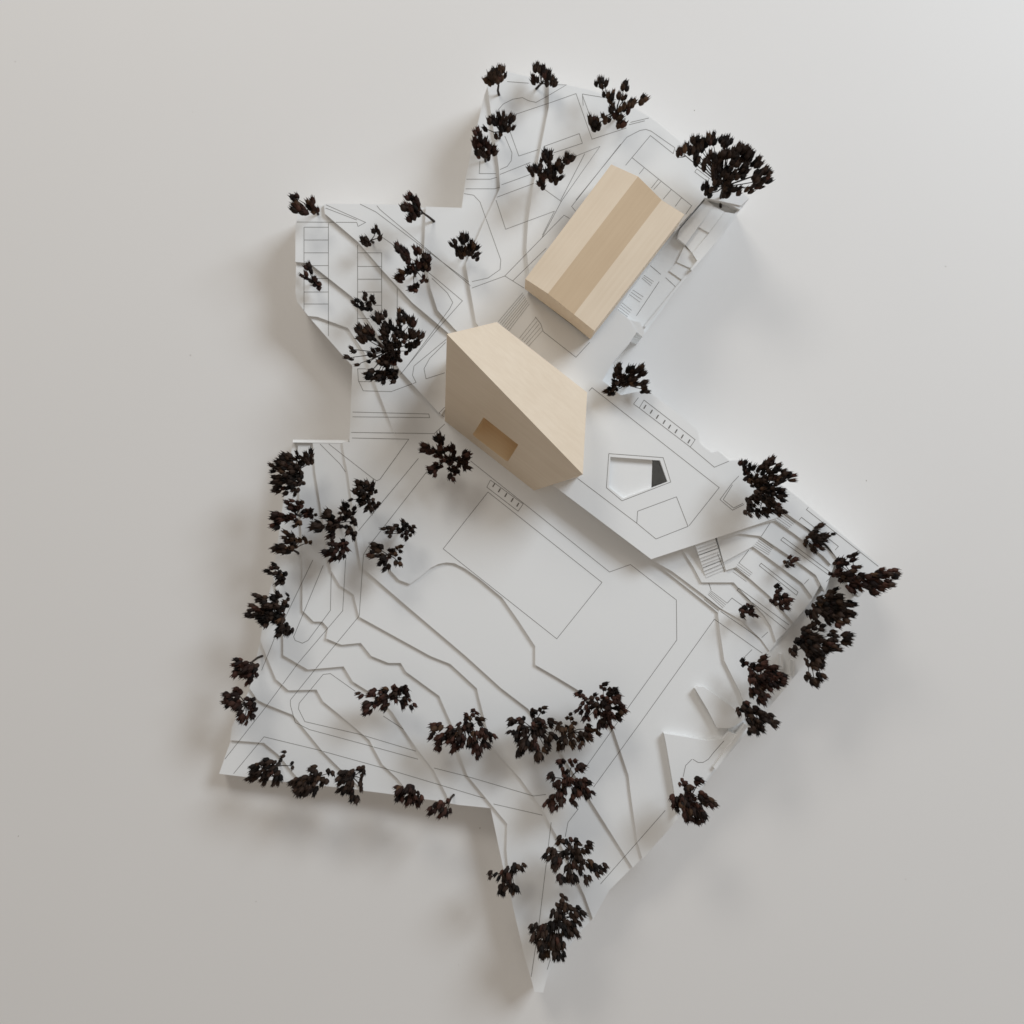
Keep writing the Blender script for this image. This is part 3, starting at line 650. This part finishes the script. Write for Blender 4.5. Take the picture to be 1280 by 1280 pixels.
TREES = [
 ("tight upright tuft at the top left corner of the upper lobe, its bare stem showing", (624, 119), [(612, 99, 8), (617, 93, 8), (625, 89, 8), (623, 97, 7), (629, 96, 5)], 36, 2),
 ("small tree of six loose pods at the topmost edge, standing left of the fan-shaped tree", (670, 111), [(672, 84, 6), (680, 88, 6), (685, 95, 7), (692, 101, 7), (668, 99, 6), (683, 101, 5)], 36, 0),
 ("open radiating tree with single pods on long stalks above the long block", (773, 146), [(748, 104, 6), (754, 104, 6), (782, 107, 6), (766, 118, 5), (782, 121, 4), (804, 124.5, 6), (790, 130, 7), (784, 135, 6), (765, 135, 5), (742, 150, 8), (744, 157, 7), (759, 151, 5), (772, 146, 7), (776, 156, 7)], 46, 2),
 ("small airy sprig on the left lobe, just above the denser tree at the lobe's edge", (624, 173), [(627, 145, 6), (616, 150, 7), (639, 148, 6), (630.5, 160, 8), (639, 160, 5), (623, 169, 5), (606, 161, 4)], 38, 0),
 ("dense narrow tree hanging over the left edge of the upper lobe", (607, 202), [(597, 165, 6), (597, 178, 8), (604, 180, 8), (600, 190, 8), (616, 188, 7), (609, 195, 6)], 42, 1),
 ("wide dark tree on the upper lobe, left of the long wooden block's top end", (689, 221), [(684, 194, 8), (678, 198, 5), (711, 197.5, 8), (665, 213, 6), (673.5, 211, 8), (688, 215, 8), (698, 209, 8), (678.6, 223, 7), (677, 231, 6), (692, 225, 6), (699, 223, 5)], 46, 0),
 ("largest fan-shaped tree, spreading over the corner to the right of the long block", (901, 259), [(851, 190, 7), (861, 186, 8), (870, 177, 8), (878, 181, 8), (890, 172.5, 9), (905, 177.5, 8), (910, 176, 6), (871, 190, 7), (870, 200, 6), (879, 207, 5), (895, 200, 8), (895, 214, 7), (907.5, 192.5, 7), (917.5, 192, 8), (927.5, 184, 8), (936, 190, 8), (920, 202, 7), (934, 199, 7), (946, 202, 8), (915, 215, 6), (921, 220, 5), (930, 209, 5), (960, 214, 7), (947.5, 219, 8), (957.5, 225, 7), (947.5, 232.5, 7), (937.5, 236, 6), (922.5, 237.5, 6), (896, 225, 7), (907.5, 231, 8), (907.5, 241, 8), (892, 236, 5), (882.5, 234, 6), (885, 243, 5)], 78, 0),
 ("reddish two-headed tuft at the upper left corner of the parking field", (398, 268), [(369, 247, 6), (371, 259, 8), (378, 261, 8), (389, 255, 8), (394, 263, 5)], 40, 1),
 ("compact pointed tree on the top edge with a bare twig stretching to its right", (543, 277), [(512, 246, 6), (520, 252, 6), (509, 260, 8), (520, 264, 9), (514, 272, 6)], 46, 1),
 ("tiny broken sprig of a few pods beside the second parking row", (467, 303), [(470, 287.5, 6), (475, 297, 4), (455, 302, 7), (462, 305, 4)], 28, 0),
 ("tall oval brown tree right of the parking rows, above the road lines", (519, 345), [(497, 310, 7), (505, 318, 9), (522, 312, 7), (532, 325, 9), (515, 336, 8), (532, 333, 7), (499, 345, 7), (500, 352, 4), (530, 350, 6), (517.5, 359, 8)], 46, 1),
 ("round spiky tree alone on a contour line just above the faceted house", (583, 318), [(580, 298, 8), (567.5, 305, 6), (592, 308, 8), (580, 316, 9), (595, 321, 6), (571, 315, 5)], 40, 0),
 ("thin bent sprig on the first parking row at the far left edge", (395, 350), [(386, 335, 6), (381, 345, 6), (391, 350, 5), (397, 357, 6)], 28, 1),
 ("small ring of pods directly above the biggest left-hand tree", (459, 381), [(445, 378, 6), (456.5, 370, 5), (465, 376, 6), (461, 384, 6), (452, 382, 5)], 32, 0),
 ("biggest left-hand tree with one large spiky head and stray pods over the edge", (487, 441), [(453, 421, 9), (460, 416, 9), (449, 412, 7), (472.5, 398, 8), (480, 394, 5), (480, 411, 7), (485.6, 405, 6), (500.6, 391, 6), (500, 400, 6), (514, 402.5, 7), (508, 399, 6), (498, 410, 5), (501.5, 417.5, 7), (515.6, 416.5, 7), (525, 419, 6), (512, 430.6, 7), (519, 429, 7), (510, 439, 5), (478, 423, 5), (485.6, 430, 7), (496, 430, 6), (465, 442, 6), (476, 436, 6), (487.5, 440, 8), (495, 441, 7), (480, 453, 9), (492, 449, 8), (497, 449, 6), (461, 452, 4), (461, 468, 7), (469, 472, 6), (476, 467, 8), (486, 466, 8), (493, 467, 7), (478, 475, 6), (492, 474, 6), (440, 437, 5), (436, 447.5, 5), (446, 456, 4)], 58, 0),
 ("dark arched tree in the gap between the plaza and the podium with the pit", (784, 482), [(774.5, 461, 7), (786.6, 461, 7), (800, 461, 7), (802, 467, 6), (771, 469, 6), (779.6, 471, 7), (790, 471, 7), (769, 479.6, 6), (781.6, 478, 6), (792, 478, 6), (804, 479.6, 6), (806, 487.7, 6), (761, 489, 6), (768, 489, 6)], 44, 0),
 ("loose tree of rounded heads below the faceted house's left corner", (563, 573), [(549, 550, 8), (531, 560.6, 8), (539, 564, 7), (564, 563, 7), (553, 563, 7), (559, 575, 8), (581, 570, 8), (575.6, 578, 7), (582, 583, 7), (543, 585, 8), (542, 591, 6), (568, 588, 7), (566, 596, 6)], 44, 1),
 ("uppermost tree on the left arm, with a smaller round bunch reaching right", (374, 592), [(349, 575.6, 7), (358, 572, 7), (365, 574, 6), (342, 583, 5), (352.5, 584, 8), (364, 584, 8), (341, 589, 4), (345, 598, 6), (344, 605, 6), (358, 600, 8), (365, 592.5, 7), (375, 596, 7), (375, 604, 7), (347, 612, 6), (357, 613, 6), (369, 614, 6), (365, 606, 6), (372, 569, 5), (379, 571, 6), (387, 567, 6), (387, 575, 5), (380.6, 578, 6), (390, 577.5, 4)], 46, 0),
 ("reddish ragged tree on the left edge between two darker neighbours, second down the arm", (376, 646), [(361.5, 628, 6), (375, 630, 6), (366, 636, 7), (384.5, 639.5, 8), (346, 647, 8), (355, 647, 7), (364, 647, 7), (344, 657, 6), (371, 655, 6), (392, 645, 5)], 46, 1),
 ("low brown tuft on the left edge, third tree down the arm, pods pointing outwards", (373, 692), [(357, 669, 6), (364, 675, 8), (348, 684, 8), (358, 686, 8), (367, 683, 6), (377, 673.5, 5), (385, 678, 5)], 38, 2),
 ("dense black tree in the middle of the left cluster", (424, 656), [(396.5, 658, 9), (411, 645, 9), (416, 657, 9), (415, 668, 7), (431.5, 635, 8), (434, 645, 7), (442, 651.5, 7), (438, 664, 7), (443, 670, 5), (442, 638, 5)], 46, 0),
 ("round-headed tree at the upper right of the left cluster", (459, 623), [(449, 606, 7), (462, 608, 8), (447, 614, 6), (455.6, 618, 8), (466.5, 614, 6), (451, 627, 6), (460, 635, 7), (471, 632, 7), (464, 627.5, 5), (438, 625, 4)], 44, 0),
 ("compact round tree at the bottom of the left cluster", (424, 685), [(416, 680, 7), (429, 680, 7), (408.6, 690, 7), (418, 689, 7), (431, 686.5, 6), (416, 697, 6), (427, 695, 6)], 36, 1),
 ("small flat sprig near the pitch, upper of the two by the curved contour", (500, 663), [(482, 662.5, 6), (495, 660, 6), (505, 656, 7), (514, 661, 7), (510, 670, 6), (488, 668, 5), (501.5, 667, 5)], 36, 0),
 ("brown forked tree at the start of the curved contour, below a flat sprig", (487, 693), [(471, 683, 8), (464, 693, 6), (477.5, 702, 8), (482, 709, 6), (490.6, 691, 7), (499, 685.5, 6), (498, 702, 6), (484, 697.5, 5)], 38, 2),
 ("tiny hooked sprig on the left edge above a big black tree", (352, 722), [(335, 715, 5), (342.5, 709, 6), (347.5, 717.5, 6), (354, 720, 6), (350, 727, 6)], 32, 0),
 ("big black tree straddling the left edge, below the tiny hooked sprig", (352, 770), [(322.5, 746, 7), (329, 750, 7), (317.5, 760, 7), (312.5, 767.5, 6), (322.5, 767.5, 8), (329, 779, 7), (334, 760, 8), (339, 772.5, 8), (346, 746, 7), (342.5, 751, 6), (355, 756, 7), (360, 746, 5), (350, 766, 8), (349, 775, 7), (355, 784, 8), (362, 790, 7), (350, 791, 7)], 48, 0),
 ("reddish drooping tuft leaning off the left edge on a bare stem", (328, 820), [(297, 829, 8), (295, 840, 7), (308, 833.5, 8), (316, 833.5, 7), (308, 845, 8), (317, 844, 6), (311, 853, 5)], 44, 1),
 ("tree at the lower left edge, beneath the reddish drooping tuft", (314, 876), [(295, 865, 7), (285, 870.6, 7), (283, 879, 6), (297, 881, 8), (312, 875, 7), (316, 886, 7), (301.5, 896, 7), (312, 895, 6), (305, 903, 5)], 42, 1),
 ("leftmost tree on the bottom-left edge, with two little pods sticking out right", (350, 955), [(319, 961, 8), (314, 974, 7), (332, 955, 8), (340, 955, 6), (332, 966, 8), (329, 976, 6), (344, 963, 7), (347, 972, 6), (355, 943, 5), (365, 957, 5), (345, 980, 5), (350.6, 950.6, 4)], 46, 0),
 ("wide black tree on the bottom-left edge, second from the corner", (395, 966), [(369, 980, 8), (379, 976, 8), (391, 963, 7), (391, 975.6, 8), (397.5, 969, 6), (373, 990, 7), (384, 990, 8), (392, 990, 6), (413, 966, 5), (405, 978, 6)], 44, 0),
 ("ragged tree on the bottom-left edge, third from the corner", (443, 966), [(429, 967, 8), (438, 967, 7), (426, 976, 7), (436.6, 977, 7), (451, 963, 7), (452, 972.5, 5), (426, 989, 6), (436, 989, 7), (443, 999, 7), (451, 983, 5)], 44, 0),
 ("small slanting tree on the bottom-left edge, fourth from the corner", (510, 983), [(498, 986, 7), (500, 996, 8), (513, 988, 8), (512, 1000, 8), (524, 1001, 7), (520, 993, 6)], 38, 1),
 ("reddish pod bunch drooping off the bottom-left edge beside its bare stem, fifth from the corner", (567.5, 993.5), [(549, 1008, 8), (553, 1017, 7), (540, 1013, 6), (559, 1014, 6), (560, 1001, 3)], 38, 1),
 ("long low tree alone on the stepped contours at lower left", (486, 870), [(449, 869, 5), (464, 867, 7), (459, 882, 7), (459, 890, 6), (481, 865, 7), (479, 874, 8), (481, 882, 7), (496, 862, 8), (494, 872, 7), (507, 862, 7), (509, 872.5, 6), (504, 880, 6), (517, 884, 5)], 40, 1),
 ("brown spreading tree on the contours, left of the two black trees at centre bottom", (582, 905), [(546, 909, 8), (541, 921, 6), (550, 925, 8), (548, 934, 6), (563, 914, 7), (568, 936, 7), (563, 926, 6), (574, 920, 7), (585, 908, 8), (583, 897, 7), (593, 891, 6), (600, 901, 6), (579, 928, 7), (590, 928, 8), (603, 917, 8), (596, 938, 8), (606, 931, 7), (615, 921.6, 6), (596, 945, 5), (572.5, 908, 5)], 46, 1),
 ("dense black tree below the pitch, its pods merging with the neighbour to the right", (668, 904), [(639, 902, 6), (652, 900, 6), (666, 891, 7), (678, 887, 6), (639, 915, 5), (646, 920, 7), (654.4, 914, 7), (654, 931, 8), (651, 941, 7), (667.5, 916, 8), (674, 904, 8), (667.5, 933, 8), (674, 945, 8), (683, 927, 8), (689, 904, 7), (676, 914, 7), (683, 937, 6), (691, 921, 6)], 46, 0),
 ("tall spiky tree with a reddish right head, right end of the row below the pitch", (752, 884), [(725, 869, 7), (731, 877, 6), (755, 858, 6), (744, 872, 6), (766, 865, 8), (772, 875, 8), (776, 887, 8), (759, 879, 8), (761, 891, 9), (748, 892, 7), (751, 904, 7), (761, 906, 6), (772, 897, 6), (735, 886, 6), (724, 888, 6), (733, 897, 6)], 48, 1),
 ("flat brownish tree squeezed between the black tree and the tall spiky tree below the pitch", (713, 908), [(700, 908, 6), (704.7, 915, 6), (712, 896, 6), (713.4, 918, 7), (705, 925, 6), (700, 933, 6), (715.6, 931, 6), (726, 922, 7), (726, 932, 5), (735, 911, 7), (735, 922, 7), (747, 915, 5)], 40, 2),
 ("reddish tree with big drooping pods below the row of dark trees", (711, 969), [(701.4, 954, 6), (715.6, 953, 6), (724.4, 960, 7), (706, 964, 6), (690, 971, 7), (696, 980, 7), (711, 976, 7), (724, 980, 8), (732, 980, 8), (720, 992, 8), (732, 992, 8), (739, 990, 5), (700, 992, 6), (690, 1001, 7), (684, 1005, 6), (693, 1009, 6), (702, 1001, 6), (717, 1003, 5)], 46, 1),
 ("airy tree with stalked pods in the upper part of the pointed bottom tip", (715, 1058), [(700, 1051, 6), (711, 1052.5, 6), (721, 1054, 6), (689, 1063, 7), (683, 1072, 5), (695.6, 1072, 8), (696, 1082, 8), (707, 1068, 6), (722, 1068, 7), (722, 1076, 7), (715, 1083, 5), (737, 1057, 6), (732, 1064.5, 5), (741, 1083, 6), (748, 1091, 6), (754, 1085, 6), (702, 1099, 7), (711, 1097, 6), (717.5, 1099, 6), (734, 1100, 6), (726, 1092, 4)], 46, 0),
 ("small greyish sprig hanging over the left side of the pointed bottom tip", (646, 1084), [(612.5, 1094, 5), (621, 1096, 5), (630, 1092, 6), (638, 1088, 6), (645, 1085, 6), (654, 1084, 5), (634, 1100, 7), (628, 1108, 6), (627, 1116, 5), (636.6, 1110, 6), (643, 1112, 6)], 36, 0),
 ("lowest tree, long hanging pods near the end of the pointed bottom tip", (697, 1136), [(704.4, 1123, 6), (700, 1131, 6), (709, 1133, 7), (692, 1143, 6), (721, 1136, 5), (726, 1144, 6), (718, 1145, 6), (711, 1155, 8), (721, 1155, 6), (711, 1169, 7), (719, 1167, 6), (666, 1159.7, 6), (678, 1162, 8), (670, 1172, 8), (678, 1182, 8), (691, 1158, 7), (693, 1172, 8), (691, 1184, 8), (680, 1193, 7), (701, 1184, 7), (695.6, 1195, 7), (703, 1196, 6)], 48, 0),
 ("reddish tree alone on the lower right edge beside the second raised wedge", (857, 991), [(874, 977, 6), (853, 979, 6), (861, 986, 7), (842, 1000, 7), (850, 998, 7), (863, 998, 8), (878, 995, 6), (891, 1004, 6), (881, 1003, 6), (845, 1009, 6), (857, 1009, 8), (869, 1011, 9), (877, 1018, 7), (860, 1018, 8), (870, 1026, 7), (880, 1024, 5)], 46, 1),
 ("large reddish tree on the right edge below the terraces, upper of an adjoining pair", (944, 844), [(930, 828, 6), (954, 825, 6), (940, 834, 7), (953, 834, 8), (966, 835, 7), (940, 847, 8), (957, 845, 9), (972, 843, 7), (980, 849, 7), (949, 859, 9), (963, 857, 8), (974, 856, 6), (941, 866, 7), (956, 869, 7), (952, 876, 6)], 48, 1),
 ("black tree over the right edge with a bright kerb below, lower of an adjoining pair", (932, 882), [(931, 881, 7), (925, 889, 6), (935.6, 891, 7), (946, 889, 7), (953, 895, 7), (940, 901, 8), (950, 903, 8), (963, 897.5, 7), (967, 903, 7), (939, 913, 7), (949, 913, 6)], 44, 0),
 ("broad black tree at the right edge of the terraces, under the brown leaning tree", (1027, 752), [(1042.5, 738, 5), (1039, 745, 7), (1047, 747.5, 7), (1026, 751, 7), (1021, 757.5, 6), (1034, 755, 7), (1042, 759, 8), (1052, 756, 7), (1063, 756, 7), (1057, 764, 7), (1064, 766, 7), (1012.5, 767, 6), (1021, 766, 6), (1032, 766, 8), (1045, 770, 8), (1057, 772, 7), (1035, 776, 7), (1050, 778, 7), (1019, 777, 6)], 46, 0),
 ("long trailing tree spilling down off the right edge beneath the broad black one", (1006, 799), [(1027.5, 784, 5), (1016, 783, 6), (1008, 789, 6), (1012, 796, 9), (1021, 798, 8), (1003, 801, 8), (996, 806, 6), (991, 815, 6), (1009, 807, 9), (1020, 809, 8), (1041, 793, 6), (1059, 793, 7), (1058, 801, 7), (1041, 802, 6), (1046, 811, 6), (1032, 811, 7), (1019, 833, 6), (1027, 827, 7), (1011, 847, 6), (1018, 852, 7), (1027, 846, 6), (1009, 828, 5), (1014, 820, 6), (1025, 818, 6)], 46, 0),
 ("brown leaning tree at the far right corner, long pods stretching past the edge", (1056, 718), [(1066, 696, 6), (1072, 709, 4), (1048, 704, 7), (1055, 704, 6), (1041, 718, 5), (1050, 717.5, 8), (1055, 722, 8), (1065, 717, 6), (1065, 734, 8), (1070, 729, 8), (1076, 722, 6), (1077, 734, 6), (1090, 721, 6), (1087, 731, 8), (1092, 737, 8), (1096, 729, 8), (1103, 733, 7), (1102, 715, 6), (1109, 720, 7), (1111, 730, 6), (1117, 715, 6), (1121, 720, 5)], 46, 1),
 ("bushy dark tree at the top of the terrace steps on the podium's right end", (951, 612), [(964, 576, 6), (929, 579, 6), (934, 589, 7), (939, 584, 6), (935.6, 598, 6), (956, 581, 7), (952, 588, 6), (972, 585, 7), (982, 592, 7), (990, 597, 6), (974, 600, 7), (965.6, 594, 6), (943, 605, 6), (954, 601, 7), (962, 610, 8), (949, 613, 7), (975, 615, 7), (979, 622, 6), (937, 625, 6), (946, 623, 7), (956, 625, 7), (965, 630, 7), (974, 634, 7), (935, 641, 6), (940, 634, 6), (949, 641, 6), (958, 641, 7), (972, 641, 6), (979, 640, 5)], 50, 0),
 ("small dark tree on the upper terrace, right of the bushy podium tree", (1016, 667), [(1024, 658, 5), (1016, 667, 7), (1022, 673, 7), (1030, 672, 7), (1038, 669, 6), (1009, 674, 5), (1009, 680, 5), (1018, 684, 6), (1027, 683, 5)], 34, 0),
 ("tiniest sprig, a single forked twig in the middle of the terraces", (985, 702), [(981, 702.5, 4), (989, 699, 5), (995, 699, 4), (987, 707, 5)], 22, 1),
 ("small reddish sprig on the fourth terrace strip, under the tiniest one", (973, 745), [(974, 734, 5), (971, 742, 5), (968, 752, 6), (977, 749, 6), (982, 747.5, 5), (986, 751, 5), (976, 758, 5), (984, 757, 5)], 28, 1),
 ("small brown sprig on the lowest terrace beside the bottom flight of steps", (932, 761), [(937, 757, 5), (928, 760.6, 5), (928, 767, 5), (937, 764, 5), (943, 768, 5)], 24, 1),
]
for i, (lab, base, blobs, H, tone) in enumerate(TREES):
    tree(i, lab, base, blobs, H, tone, 1.0)

# ------------------------------------------------------------------ dust on the table
rd = random.Random(9)
dv, df = [], []
spots = [(19, 77), (241, 140), (23, 1045), (238, 444), (1132, 1099), (1182, 333), (600, 1035), (573, 1206), (320, 1127), (868, 138), (1083, 601)]
for x, y in spots:
    p = up(x, y, 0.2); rr = rd.uniform(0.35, 0.7) * PX
    b0 = len(dv); k = 6
    for j in range(k):
        a = 6.283 * j / k
        q = rr * rd.uniform(.6, 1.3)
        dv.append(p + Vector((q * math.cos(a), q * math.sin(a), 0)))
    dv.append(p + Vector((0, 0, rr * .6)))
    df += [(b0 + j, b0 + (j + 1) % k, b0 + k) for j in range(k)]
o = mesh_obj("dust", dv, df, M_DUST)
o["kind"] = "stuff"
